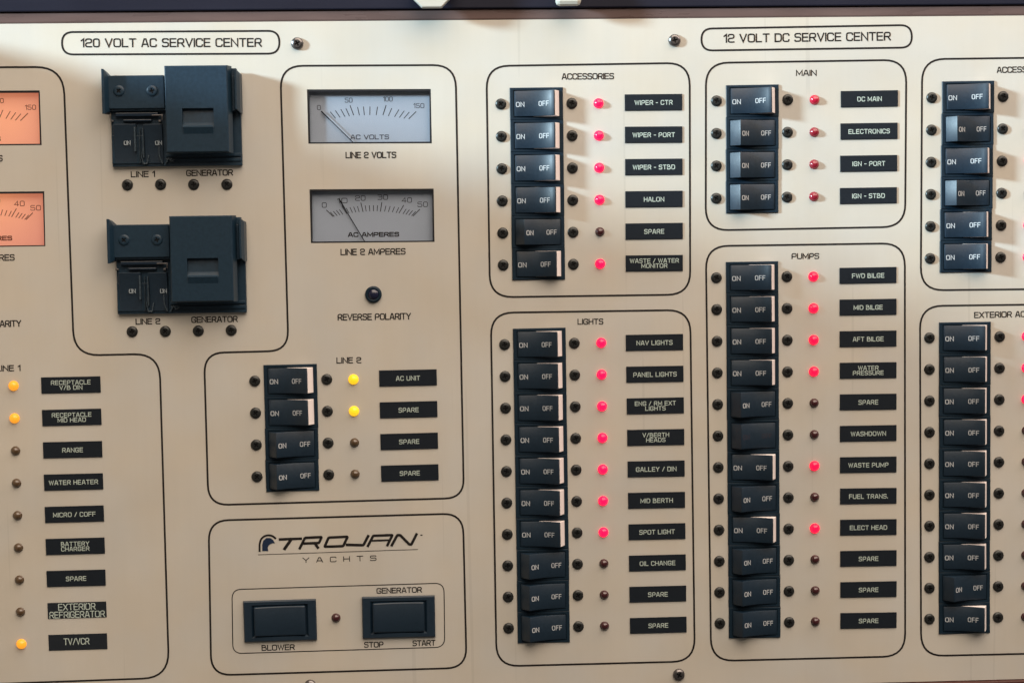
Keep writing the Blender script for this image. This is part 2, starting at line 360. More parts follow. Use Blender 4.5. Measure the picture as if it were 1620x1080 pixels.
TX = [
 ('120 VOLT AC SERVICE CENTER', 127.5, 68.3, 414.3, 67.6, 13.8, 2.15), ('12 VOLT DC SERVICE CENTER', 1144.4, 61.2, 1409.4, 57.6, 13.8, 2.15),
 ('ACCESSORIES', 888.6, 121.4, 971.4, 120.8, 9.8, 1.65), ('MAIN', 1259.2, 115.8, 1292, 115.6, 9.4, 1.6), ('PUMPS', 1252.2, 405.3, 1296, 405, 9.4, 1.6),
 ('LIGHTS', 913.6, 508.8, 954.6, 508.4, 9.4, 1.6), ('ACCESSORIES', 1576.8, 111, 1659, 109.4, 9.8, 1.65), ('EXTERIOR ACCESSORIES', 1541, 498.4, 1690, 495, 9.8, 1.65),
 ('LINE 1', 206.8, 276, 245.4, 275.4, 9.6, 1.75), ('GENERATOR', 294.4, 274, 368.8, 273, 9.8, 1.75),
 ('LINE 2', 214.4, 508.8, 253.8, 508, 9.6, 1.75), ('GENERATOR', 302.6, 505.8, 376.2, 504.4, 9.8, 1.75),
 ('LINE 2 VOLTS', 546.6, 245.6, 627, 245.2, 10, 1.75), ('LINE 2 AMPERES', 538.6, 398.8, 641.8, 397.6, 10, 1.75),
 ('REVERSE POLARITY', 534, 501.8, 650.4, 500, 10.4, 1.75), ('LINE 2', 532.2, 570, 571.6, 569.4, 9.6, 1.65),
 ('LINE 1 VOLTS', -76, 252, 4.4, 250.6, 10, 1.75), ('LINE 1 AMPERES', -80, 409, 23.4, 407.2, 10, 1.75), ('REVERSE POLARITY', -83, 513.6, 33.8, 511.4, 10.4, 1.75),
 ('LINE 1', -6.5, 582.6, 32.6, 581.8, 9.6, 1.65),
 ('GENERATOR', 595.6, 934, 667.6, 932, 9.2, 1.6), ('BLOWER', 413.8, 1024, 466.4, 1022.6, 9.4, 1.6), ('STOP', 576, 1019.2, 606.8, 1018.4, 9.4, 1.6), ('START', 652.6, 1016.8, 689, 1015.8, 9.4, 1.6),
]
for a in TX: ptext(*a)
ptext('YACHTS', 478.6, 885.6, 595.6, 882.0, 8.6, 1.25, sp=1.0)
# logo
def logo():
    def Z(x, y): return bp(400+x*.17284, 830+y*.17284)
    c = Z(780, 165); mb = MB()
    def st(pts, th, mi=0, r=0, closed=False):
        q = [Z(*p) for p in pts]
        if r: q = rounded(q, r, closed)
        st.k += 1; stroke(mb, [p-c for p in q], th, .05*(st.k % 5), closed, mi)
    st.k = 0
    st([(248, 131), (440, 124)], 4.2); st([(352, 130), (292, 216)], 4.8)
    st([(430, 212), (478, 116), (630, 109), (606, 163), (470, 168)], 4.1, r=1.6); st([(566, 166), (596, 206)], 4.2)
    st([(656, 198), (694, 114), (868, 106), (828, 192)], 4.2, r=2.0, closed=True)
    st([(862, 180), (1012, 184), (1056, 100)], 4.3, r=2)
    st([(1054, 190), (1102, 97), (1278, 91), (1232, 184)], 4.1, r=1.6); st([(1090, 143), (1250, 137)], 3.0)
    st([(1272, 184), (1322, 92), (1350, 92), (1432, 176), (1452, 176), (1498, 84)], 4.2, r=1.2)
    st([(1538, 92), (1548, 92)], 1.9)
    st([(50, 271), (1510, 222)], 0.95)
    st([(62, 237), (62, 175), (74, 128), (106, 100), (148, 91), (184, 101), (206, 120)], 3.1, r=3)
    o = link('logo_lettering', mb.mesh('logo_lettering', INK, fixn=False), panel, W(c.x, c.y, 0.24))
    hp = [(86, 237), (86, 178), (97, 140), (126, 117), (160, 117), (186, 136), (204, 166), (180, 166), (150, 180), (136, 204), (142, 237)]
    q = [Z(*p) for p in hp]; cc = sum(q, Vector((0, 0)))/len(q); q = [p-cc for p in q]
    mb = MB(); mb.holed([tuple(p) for p in q], [], 0.0)
    link('helmet_emblem', mb.mesh('helmet_emblem', LOGOBLUE, fixn=False), panel, W(cc.x, cc.y, 0.52))
logo()

# ------------------------------------------------------------------ surrounding bulkhead
def poly_slab(name, q, w0, w1, mtl, parent=None, bevel=0.6):
    c = sum((Vector(p) for p in q), Vector((0, 0)))/len(q); mb = MB(); mb.quadprism([(p[0]-c.x, p[1]-c.y) for p in q], w0, w1)
    return link(name, mb.mesh(name, mtl, bevel=bevel), parent, W(c.x, c.y, 0))
tag(poly_slab('trim_strip', [bp(-240, 39.6), bp(1870, 22.6), bp(1870, 6.5), bp(-240, 22)], -9, -1.5, BROWNTRIM, bevel=2.5),
    'glossy brown trim strip along the top edge of the cream panel', 'trim')
tag(poly_slab('bulkhead', [bp(-240, 21.5), bp(1870, 6.0), bp(1870, -400), bp(-240, -400)], -12, 3, NAVYTRIM, bevel=2),
    'dark navy bulkhead board above the brown trim strip', 'bulkhead', kind='structure')
tag(poly_slab('wood_sill', [bp(-240, 1500), bp(1870, 1500), bp(1870, 1067.6), bp(-240, 1122)], -12, 6, WOOD, bevel=2),
    'dark red mahogany rail under the lower right edge of the panel', 'wooden rail')
mb = MB(); mb.box(-1400, 1700, -900, 1100, -90, -80)
tag(link('back_wall', mb.mesh('back_wall', WOOD)), None, None, kind='structure')
# unseen box, added so its corner throws the raking shadow edge across the panel
c0 = bp(-250, 10.5)
mb = MB(); mb.box(c0.x-420, c0.x, c0.y-1500, c0.y, -14, 760)
tag(link('shadow_blocker', mb.mesh('shadow_blocker', NUT, bevel=3)), 'cream box added out of view left of the panel to cast its shadow edge', 'shadow blocker')

def knob(px, py, r, n, rot, label, bev=1.4):
    w = 42; c = bp(px, py, w); mb = MB()
    mb.lathe([(0, 3), (r*.45, 3), (r*.45, w-16)], 20)
    q = [(r*math.cos(2*math.pi*k/n+rot), r*math.sin(2*math.pi*k/n+rot)) for k in range(n)]
    mb.quadprism(q, w-16, w)
    return tag(link('knob', mb.mesh('knob', NUT, bevel=bev), loc=W(c.x, c.y, 0)), label, 'knob', 'cream knobs on the bulkhead')
knob(682.5, -26.5, 39.0, 8, math.pi/8, 'cream octagonal knob at the top edge, the left one of two')
knob(899.5, -12.0, 27.5, 4, math.pi/4, 'cream rounded knob at the top edge, the right one of two', 6)

# ------------------------------------------------------------------ meters
def meter(key, kind, label, lit):
    q = [Vector(p) for p in windows[key]]; P = [bp(p.x, p.y) for p in q]     # TL TR BR BL
    c = sum(P, Vector((0, 0)))/4; rot = math.atan2((P[1]-P[0]).y, (P[1]-P[0]).x); sc = (P[1]-P[0]).length/193.0
    if kind == 'v': ref = windows['v2']
    else: ref = windows['a2']
    R0 = [bp(*p) for p in ref]; rc = sum(R0, Vector((0, 0)))/4; rrot = math.atan2((R0[1]-R0[0]).y, (R0[1]-R0[0]).x)
    D = -11.0
    def L(x, y):            # photo measure in the right-hand meter of this kind -> dial coordinates
        p = bp(x, y, D)-rc; a = -rrot; return Vector((p.x*math.cos(a)-p.y*math.sin(a), p.x*math.sin(a)+p.y*math.cos(a)))
    root = link('panel_meter', None, loc=W(c.x, c.y, 0), rot=rot); root.empty_display_size = 0.01
    tag(root, label, 'meter', 'analogue meters set into the panel')
    hw = (P[1]-P[0]).length/2; hh = (P[0]-P[3]).length/2
    mb = MB(); t = 2.6; a, b = hw+3, hh+3
    mb.box(-a-4, a+4, -b-4, b+4, -20, D-1)                       # back of the housing
    mb.box(-a-4, -hw+t-1, -b-4, b+4, D-1.01, -6.2); mb.box(hw-t+1, a+4, -b-4, b+4, D-1.01, -6.2)
    mb.box(-hw+t-1, hw-t+1, hh-t+1, b+4, D-1.01, -6.2); mb.box(-hw+t-1, hw-t+1, -b-4, -hh+t-1, D-1.01, -6.2)
    link('housing', mb.mesh('housing', HOUSE, fixn=True), root)
    mb = MB(); o4 = [(-hw+.1, -hh+.1), (hw-.1, -hh+.1), (hw-.1, hh-.1), (-hw+.1, hh-.1)]; i4 = [(-hw+3, -hh+2.4), (hw-2.6, -hh+2.4), (hw-2.6, hh-3.2), (-hw+3, hh-3.2)]
    mb.holed(o4, [i4], -0.9); mb.wall(i4, -6, -0.9)
    link('frame', mb.mesh('frame', HOUSE, fixn=False), root)
    mb = MB(); mb.box(-hw+.4, hw-.4, -hh+.4, hh-.4, D-.95, D)
    dm = DIAL
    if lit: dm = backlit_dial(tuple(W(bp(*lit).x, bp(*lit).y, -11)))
    link('dial', mb.mesh('dial', dm), root)
    ink = INKRED if lit else INK
    mb = MB()
    if kind == 'v':
        xs = [509, 521.4, 529.6, 538.4, 546.6, 554, 565.3, 574.8, 585.3, 597.5, 610.7, 620.4, 631.9, 640.5, 648.5, 658]
        yo = lambda x: 165.6+(x-584)**2*.0021; piv = (584, 250); big = 5; ln = (15.5, 12.5)
    else:
        mj = [516.7, 541, 571, 604, 638.5, 663.7]; xs = []
        for a_, b_ in zip(mj, mj[1:]): xs += [a_+(b_-a_)*k/5 for k in range(5)]
        xs.append(mj[-1]); yo = lambda x: 320.2+(x-592)**2*.0022; piv = (591, 405); big = 5; ln = (14.0, 8.5)
    for i, x in enumerate(xs):
        y = yo(x); d = Vector((piv[0]-x, piv[1]-y)).normalized(); mjr = i % big == 0
        if not mjr: y0 = y+ (3.6 if kind == 'v' else 5.0)
        else: y0 = y
        e = Vector((x, y0))+ (Vector((0, 0)) if mjr else Vector((d.x*2, 0)))
        f = e+d*(ln[0] if mjr else ln[1])
        stroke(mb, [L(*e), L(*f)], 1.25 if mjr else 1.1, D+.12)
    link('scale_marks', mb.mesh('scale_marks', ink, fixn=False), root)
    mb = MB()
    def num(s, x, y, h, th, width=None): p = L(x, y); text(mb, s, p.x, p.y, h, th, width=width, w=D+.12)
    if kind == 'v':
        for s, x, y in (('0', 504.5, 170.5), ('50', 551.5, 158.8), ('100', 613.5, 157), ('150', 662.5, 167.5)): num(s, x, y, 7.6, .95, {'0': 6, '50': 12, '100': 15, '150': 17}[s])
        num('AC VOLTS', 585, 217, 7.4, 1.3, 60)
    else:
        for s, x, y in (('0', 513, 324.5), ('10', 541.5, 317.5), ('20', 570, 313.5), ('30', 605.5, 312), ('40', 643.5, 316.6), ('50', 668.6, 323.4)): num(s, x, y, 8.2, 1.0, 7.5 if s == '0' else 16)
        num('AC AMPERES', 591, 371, 7.4, 1.7, 80)
    link('dial_lettering', mb.mesh('dial_lettering', ink if lit or kind == 'a' else INKGREY, fixn=False), root)
    mb = MB()
    if kind == 'v': a_, b_ = ((508.5, 176.5), (562.5, 229.5)) if not lit else ((606, 157.5), (588, 229.5))
    else: a_, b_ = ((537, 315.5), (578.5, 384.5)) if not lit else ((541, 316), (578.5, 384.5))
    a_, b_ = L(*a_), L(*b_); d = (b_-a_).normalized(); k = a_+d*17
    nrm = Vector((-d.y, d.x))
    mb.quadprism([a_-nrm*1.1, k-nrm*.8, k+nrm*.8, a_+nrm*1.1][::1], D+3.0, D+3.8)
    mb.quadprism([k-nrm*.65, b_-nrm*.65, b_+nrm*.65, k+nrm*.65][::1], D+3.1, D+3.7)
    link('needle', mb.mesh('needle', NEEDLE), root)
    mb = MB(); mb.box(-hw+3.1, hw-2.7, -hh+2.5, hh-3.3, -5.2, -4.4)
    link('glass', mb.mesh('glass', GLASS), root)
meter('v2', 'v', 'pale grey AC volts meter with needle at zero, above LINE 2 VOLTS', None)
meter('a2', 'a', 'grey AC amperes meter with needle near ten, above LINE 2 AMPERES', None)
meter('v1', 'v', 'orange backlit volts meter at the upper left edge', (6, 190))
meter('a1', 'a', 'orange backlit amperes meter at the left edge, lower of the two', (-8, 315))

# ------------------------------------------------------------------ screws
def screw_mesh(name, r, h, mtl, dome=1.0):
    mb = MB(); rr = r*.60; n = 20
    def plus(s, t): return [(s, -t), (s, t), (t, t), (t, s), (-t, s), (-t, t), (-s, t), (-s, -t), (-t, -t), (-t, -s), (t, -s), (t, -t)]
    cr = plus(r*.46, r*.13)
    ring = [(rr*math.cos(2*math.pi*k/n), rr*math.sin(2*math.pi*k/n)) for k in range(n)]
    dp = min(1.8, h*.8); mb.holed(ring, [cr], h, 0); mb.wall(cr, h-dp, h, 1); mb.holed(cr, [], h-dp, 1)
    mb.lathe([(rr, h), (r*.82, h*.86), (r*.96, h*.5), (r, h*.12), (r, 0)], n, 0)
    me = mb.mesh(name, [mtl, SCREWD]);
    for p in me.polygons: p.use_smooth = p.material_index == 0
    return me
SM = screw_mesh('black_screw', 8.7, 3.2, SCREW)
SMP = screw_mesh('mounting_screw', 9.6, 5.2, STEEL)
def screw(u, v, label, group, me=SM, name='screw', w=0.0):
    return tag(link(name, me, loc=W(u, v, w), rot=random.uniform(0, 1.57)), label, 'screw', group)
for (x, y, l) in ((470.3, 69.2, 'steel panel screw right of the 120 VOLT AC heading'), (1067, 64.2, 'steel panel screw left of the 12 VOLT DC heading'),
                  (1073.8, 1066.2, 'steel panel screw at the bottom edge under the LIGHTS block'), (490.8, 1083.5, 'steel panel screw cut by the bottom edge under the generator box')):
    p = bp(x, y); screw(p.x, p.y, l, 'screws that hold the panel', SMP, 'mounting_screw')
od = ['first', 'second', 'third', 'fourth']
for r, row in enumerate(([(201.7, 292.7), (254.1, 292), (306.5, 292), (359, 291.8)], [(209.2, 524.5), (261.6, 524), (313.7, 523.3), (365.9, 522.4)])):
    for k, p in enumerate(row):
        q = bp(*p); screw(q.x, q.y, f'black screw, {od[k]} from left in the row under the {("upper", "lower")[r]} lockout switch', 'screws under the lockout switches')

# ------------------------------------------------------------------ breakers
bm_ = MB()
bw, bh = 41.3, 24.85
o4 = [(-bw, -bh), (bw, -bh), (bw, bh), (-bw, bh)]; o5 = [(-bw+.8, -bh+.8), (bw-.8, -bh+.8), (bw-.8, bh-.8), (-bw+.8, bh-.8)]
i5 = [(-36.2, -21.2), (36.2, -21.2), (36.2, 21.2), (-36.2, 21.2)]; i6 = [(-35.8, -20.8), (35.8, -20.8), (35.8, 20.8), (-35.8, 20.8)]
def frame_ring(mb, a, b, wa, wb):
    n = len(a); mb.add([(p[0], p[1], wa) for p in a]+[(p[0], p[1], wb) for p in b], [(i, (i+1) % n, n+(i+1) % n, n+i) for i in range(n)])
frame_ring(bm_, o4, o4, 0, 1.6); frame_ring(bm_, o4, o5, 1.6, 2.4); bm_.holed(o5, [i5], 2.4); frame_ring(bm_, i5, i6, 2.4, .9)
bm_.holed(i6, [], .9)
BEZ = bm_.mesh('bezel', BEZEL)
def face_w(x, on):
    t = (x+34)/60.0 if on else (35-x)/57.0
    t = min(1, max(0, t)); L_ = 60.0 if on else 57.0
    return 3.2+L_*(.08*t+.62*t*t*t/3)
def rocker_mesh(on):
    x0, x1 = (-34, 26) if on else (-22, 35); N = 12
    top = [(x0+(x1-x0)*i/N, face_w(x0+(x1-x0)*i/N, on)) for i in range(N+1)]
    mb = MB()
    if on:
        bot = [(27.8, top[-1][1]-3.4), (0, 1.2), (-34.6, 1.2)]
    else:
        bot = [(35.4, 1.2), (0, 1.2), (-35.2, 1.2), (-35.2, 3.6), (-22.8, top[0][1]-0.9)]
    mb.profile(top+bot, -19.6, 19.6)
    me = mb.mesh('rocker', PLASTIC, bevel=0.75, seg=2)
    for p in me.polygons: p.use_smooth = True
    me.set_sharp_from_angle(angle=math.radians(28))
    return me
RON, ROFF = rocker_mesh(True), rocker_mesh(False)
mb = MB(); mb.profile([(-6, 1.3), (-2, 4.0), (8, 6.4), (18, 10.5), (28.4, 16.2), (35.4, 1.3)], -19.4, 19.4, draft=0.03, wtop=16)
FLAG = mb.mesh('white_indicator', WHITEP, bevel=0.5)
def letter_mesh(on, dim):
    mb = MB(); wf = lambda x: face_w(x, on)+.25
    a, b = (-25.5, 10.5) if on else (-13.2, 21.0)
    text(mb, 'ON', a, -1.2, 7.7, 1.2, width=13.2 if on else 11.5, wf=wf, sp=.36); text(mb, 'OFF', b, -0.6, 7.7, 1.05, width=16 if not on else 15.2, wf=wf, sp=.42)
    return mb.mesh('lettering', WHITEINK, fixn=False)
LON, LOFF = letter_mesh(True, False), letter_mesh(False, True)
def proto(on, blank=False):
    r = link('circuit_breaker', None); r.empty_display_size = 0.01
    link('bezel', BEZ, r)
    k = link('rocker', RON if on else ROFF, r)
    link('lettering', LWORN if blank else LON if on else LOFF, k)
    if on: link('white_indicator', FLAG, k)
    return r
FAINT = mat('worn_away_lettering', (0.035, 0.035, 0.048), 0.6, spec=0.2)
LWORN = LOFF.copy(); LWORN.materials.clear(); LWORN.materials.append(FAINT)
PR = {}
def breaker(state, u, v, rot, label, group):
    if state not in PR: r = PR[state] = proto(state == 1, state == 2)
    else: r = copy_tree(PR[state])
    r.location = W(u+random.uniform(-.25, .25), v, 0); r.rotation_euler = (0, -rot+random.uniform(-.003, .003), 0)
    return tag(r, label, 'circuit breaker', group)

# lamps
def lamp_mesh(name, r, h, mtl):
    mb = MB(); mb.lathe([(0, h)]+[(r*math.sin(a), h-r*.8+r*.8*math.cos(a)) for a in (0.3, .6, .9, 1.2, 1.5)]+[(r, 1.2), (r+.9, 1.0), (r+.9, 0)], 24)
    return mb.mesh(name, mtl, smooth=True)
LM = {'r0': lamp_mesh('lamp', 6.3, 6.5, RED_OFF), 'rm': lamp_mesh('lamp', 6.6, 6.5, RED_MID), 'rd': lamp_mesh('lamp', 6.8, 7, RED_DIM), 'r1': lamp_mesh('lamp', 7.0, 7, RED_ON), 'p1': lamp_mesh('lamp', 6.9, 7, PINK_ON),
      'a0': lamp_mesh('lamp', 6.3, 6.5, AMB_OFF), 'a1': lamp_mesh('lamp', 7.0, 7.5, AMB_ON), 'y1': lamp_mesh('lamp', 7.2, 7.5, YEL_ON)}
DSC = {'rm': 'barely glowing red indicator lamp', 'r0': 'dark red unlit indicator lamp', 'rd': 'faintly glowing red indicator lamp', 'r1': 'glowing red indicator lamp', 'p1': 'glowing pink-red indicator lamp', 'a0': 'brown unlit indicator lamp', 'a1': 'glowing amber indicator lamp', 'y1': 'glowing yellow indicator lamp'}
def lamp(k, p, where):
    tag(link('indicator_lamp', LM[k], loc=W(p.x, p.y, 0)), f'{DSC[k]} {where}', 'indicator lamp', 'indicator lamps in columns')

PLM = {}
def plate(p, rot, lines, where, wd, ht=25.3, tape=False):
    key = (wd, tape)
    if key not in PLM:
        mb = MB(); mb.box(-wd/2, wd/2, -ht/2, ht/2, 0, 1.4 if not tape else .8); PLM[key] = mb.mesh('name_plate', TAPE if tape else PLATE, bevel=0.35, seg=1)
    o = link('name_plate', PLM[key], loc=W(p.x, p.y, 0), rot=rot+random.uniform(-.003, .003))
    w = 1.6 if not tape else 1.0; mb = MB()
    if tape and len(lines) == 2:
        text(mb, lines[0], 0, 5.6, 10.6, 1.3, width=58, w=w); text(mb, lines[1], 0, -6.6, 10.6, 1.3, width=86, w=w)
    elif tape: text(mb, lines[0], -2, 1.2, 10.6, 1.3, width=40, w=w)
    elif len(lines) == 1: text(mb, lines[0], 0, -.4, 7.4, 1.1, xs=.80, sp=.34, w=w)
    else:
        text(mb, lines[0], 0, 4.0, 7.0, 1.05, xs=.82, sp=.34, w=w); text(mb, lines[1], 0, -3.9, 7.0, 1.05, xs=.82, sp=.34, w=w)
    link('lettering', mb.mesh('lettering', DIMINK, fixn=False), o)
    tag(o, f'black name plate reading {" ".join(lines)}{where}', 'name plate', 'name plates beside the lamps')

def lerp(a, b, t): return a+(b-a)*t
def column(nm, sL, sR, led, pl, bt, bb, n, states, lamps, rows, names, title):
    A = lambda pr, i: lerp(bp(*pr[0]), bp(*pr[1]), i/(n-1))
    for i in range(n):
        where = names[i]
        d = A(sR, i)-A(sL, i) if sL else (bp(pl[0][0]+40, pl[0][1]-.9)-bp(pl[0][0], pl[0][1])); rot = math.atan2(d.y, d.x)
        if sL:
            p = A(sL, i); screw(p.x, p.y, f'black screw left of the {where} breaker', 'black screws beside the breakers')
            p = A(sR, i); screw(p.x, p.y, f'black screw right of the {where} breaker', 'black screws beside the breakers')
            top = (bp(bt[0], bt[2])+bp(bt[1], bt[2]-1.2))/2; bot = (bp(bb[0], bb[2])+bp(bb[1], bb[2]-1.6))/2
            c = lerp(top, bot, (i+.5)/n)
            st = states[i]; desc = {1: 'black rocker breaker switched on', 0: 'black rocker breaker switched off', 2: 'black rocker breaker with its lettering worn away'}[st]
            breaker(st, c.x, c.y, rot, f'{desc}, {where} row', 'rocker circuit breakers')
        if led: lamp(lamps[i], A(led, i), f'in the {where} row')
        if pl and rows[i]:
            wd = pl[2]; tape = rows[i][0] in ('EXTERIOR', 'TV/VCR')
            extra = '' if rows[i][0] not in ('SPARE',) else ', '+where.replace('SPARE ', '').replace('SPARE', '')
            plate(A(pl, i), rot, rows[i], extra, wd, tape=tape)
r1 = lambda s: s.split('|')
def mk(rows, sp):
    out = []; j = 0
    for r in rows:
        if r[0] == 'SPARE': out.append('SPARE '+sp[j]); j += 1
        else: out.append(' '.join(r))
    return out
rows = [r1(s) for s in ('WIPER - CTR', 'WIPER - PORT', 'WIPER - STBD', 'HALON', 'SPARE', 'WASTE / WATER|MONITOR')]
column('acc', [(792.4, 164.9), (796.1, 419.4)], [(904.6, 163.9), (907.1, 418.1)], [(946.8, 163.7), (949.4, 417.3)], [(1033.8, 162.2), (1035, 416.4), 90.0], (806.7, 890.2, 139.5), (810.3, 894, 443.4), 6,
       [1, 1, 1, 1, 0, 1], ['p1', 'p1', 'p1', 'p1', 'r0', 'p1'], rows, mk(rows, ['just below HALON']), '')
rows = [r1(s) for s in ('DC MAIN', 'ELECTRONICS', 'IGN - PORT', 'IGN - STBD')]
column('main', [(1133.4, 159.9), (1133.0, 313.9)], [(1246.2, 158.0), (1245.0, 312.0)], [(1288.4, 158.2), (1287.4, 311)], [(1375.2, 156.6), (1373.6, 309.6), 90.4], (1148.7, 1232.2, 135.2), (1148.2, 1230.7, 337.9), 4,
       [1, 0, 0, 0], ['rd', 'rm', 'rm', 'rm'], rows, mk(rows, []), '')
rows = [r1(s) for s in ('FWD BILGE', 'MID BILGE', 'AFT BILGE', 'WATER|PRESSURE', 'SPARE', 'WASHDOWN', 'WASTE PUMP', 'FUEL TRANS.', 'ELECT HEAD', 'SPARE', 'SPARE', 'SPARE')]
column('pumps', [(1133.3, 439.3), (1138.8, 985.2)], [(1244.8, 437.6), (1248.5, 983.5)], [(1286.6, 437.4), (1289.8, 982.4)], [(1373, 435.6), (1373.8, 980.6), 90.6], (1148.0, 1230.8, 414.3), (1152.6, 1234.8, 1008.9), 12,
       [1, 1, 1, 1, 0, 2, 1, 0, 1, 0, 0, 0], ['r1', 'r1', 'r1', 'r1', 'r0', 'r0', 'r1', 'r0', 'r1', 'r0', 'r0', 'r0'], rows,
       mk(rows, ['between WATER PRESSURE and WASHDOWN', 'first under ELECT HEAD', 'second under ELECT HEAD', 'lowest of the PUMPS block']), '')
rows = [r1(s) for s in ('NAV LIGHTS', 'PANEL LIGHTS', 'ENG / RM EXT|LIGHTS', 'V/BERTH|HEADS', 'GALLEY / DIN', 'MID BERTH', 'SPOT LIGHT', 'OIL CHANGE', 'SPARE', 'SPARE')]
column('lights', [(798.3, 544.9), (804.6, 992.9)], [(908.5, 542.8), (915.1, 990.2)], [(951.2, 542), (956.4, 989.3)], [(1035.3, 541.5), (1041.3, 988), 90.4], (811.9, 894.6, 519.4), (819.0, 901.8, 1016.4), 10,
       [1]*7+[0]*3, ['p1']*7+['r0']*3, rows, mk(rows, ['just under OIL CHANGE', 'lowest of the LIGHTS block']), '')
nth = ['first', 'second', 'third', 'fourth', 'fifth', 'sixth', 'seventh', 'eighth', 'ninth', 'tenth']
column('racc', [(1474, 154.8), (1471.3, 408.9)], [(1586.8, 153), (1582.9, 407)], [(1629.5, 152.6), (1625.5, 406.5)], None, (1490, 1573, 129.1), (1485.4, 1568.4, 431.6), 6,
       [1, 0, 1, 0, 1, 1], ['rd', 'r0', 'p1', 'r0', 'p1', 'p1'], [None]*6, [nth[i]+' from the top, right edge ACCESSORIES' for i in range(6)], '')
column('ext', [(1470.4, 534.2), (1470.3, 978.4)], [(1581.4, 532.4), (1578.7, 975.7)], [(1624, 531.8), (1622, 975)], None, (1485.1, 1567, 509.8), (1484.6, 1565.7, 1001.9), 10,
       [1]*8+[0, 1], ['p1', 'p1', 'p1']+['r0']*7, [None]*10, [nth[i]+' from the top, right edge EXTERIOR' for i in range(10)], '')
rows = [r1(s) for s in ('AC UNIT', 'SPARE', 'SPARE', 'SPARE')]
column('line2', [(403.1, 602.5), (406.6, 753.6)], [(516.9, 599.9), (520.1, 750.4)], [(559.2, 599.9), (561.8, 749.6)], [(645.5, 597.5), (648.4, 747.5), 90.0], (416.8, 501.9, 576.9), (420.7, 505.7, 777), 4,
       [1, 1, 0, 0], ['y1', 'y1', 'a0', 'a0'], rows, mk(rows, ['just under AC UNIT', 'second under AC UNIT', 'lowest under LINE 2']), '')
rows = [r1(s) for s in ('RECEPTACLE|V/B DIN', 'RECEPTACLE|MID HEAD', 'RANGE', 'WATER HEATER', 'MICRO / COFF', 'BATTERY|CHARGER', 'SPARE', 'EXTERIOR|REFRIGERATOR', 'TV/VCR')]
column('line1', None, None, [(21.6, 610.0), (34.0, 1017.8)], [(112.4, 608.6), (123.4, 1014.7), 91.0], None, None, 9,
       [0]*9, ['a1', 'a1', 'a0', 'a0', 'a0', 'a0', 'a0', 'a0', 'a1'], rows, mk(rows, ['just under BATTERY CHARGER']), '')

# generator lamp and reverse polarity lens
p = bp(531.6, 976.6); lamp('r0', p, 'between the BLOWER and GENERATOR switches')
p = bp(590.8, 465.6); mb = MB(); mb.lathe([(0, 7.5), (4, 7.2), (7, 5.8), (8.2, 4.2)], 28, 1); mb.lathe([(8.2, 4.2), (9.5, 5.2), (12.2, 4.4), (13.0, 2.5), (13.0, 0)], 28, 0)
tag(link('indicator_lens', mb.mesh('indicator_lens', [BEZEL, NAVYLENS], smooth=True), loc=W(p.x, p.y, 0)), 'round black indicator with dark navy lens above REVERSE POLARITY', 'indicator lamp')

# ------------------------------------------------------------------ rocker switches in the lower box
def big_rocker(q, label):
    P = [bp(*p) for p in q]; c = sum(P, Vector((0, 0)))/4; d = P[1]-P[0]; rot = math.atan2(d.y, d.x); hw = d.length/2; hh = (P[0]-P[3]).length/2
    root = link('rocker_switch', None, loc=W(c.x, c.y, 0), rot=rot); tag(root, label, 'rocker switch', 'large rocker switches')
    o = [(-hw, -hh), (hw, -hh), (hw, hh), (-hw, hh)]; o2 = [(x*.975, y*.955) for x, y in o]; i1 = [(x*.78, y*.80) for x, y in o]; i2 = [(x*.72, y*.72) for x, y in o]
    mb = MB(); frame_ring(mb, o, o, 0, 4); frame_ring(mb, o, o2, 4, 5.6); mb.holed(o2, [i1], 5.6); frame_ring(mb, i1, i2, 5.6, 1.5); mb.holed(i2, [], 1.5)
    link('frame', mb.mesh('frame', PLASTIC), root)
    a = hw*.70; N = 10; top = [(-a+2*a*i/N, 7.2+1.8*((2*i/N-1)**2)-1.2*(i/N)) for i in range(N+1)]
    mb = MB(); mb.profile(top+[(a, 1.6), (-a, 1.6)], -hh*.70, hh*.70, draft=.25, wtop=8)
    me = mb.mesh('rocker', PLASTIC, bevel=1.4, seg=3)
    for pl_ in me.polygons: pl_.use_smooth = True
    me.set_sharp_from_angle(angle=math.radians(35)); link('rocker', me, root)
big_rocker([(385.4, 950.2), (500.2, 946.6), (501.6, 1010.0), (386.6, 1014.6)], 'black rocker switch above the word BLOWER')
big_rocker([(572.8, 943.2), (687.8, 940.6), (688.6, 1006.0), (574.0, 1008.4)], 'black rocker switch over STOP and START under GENERATOR')

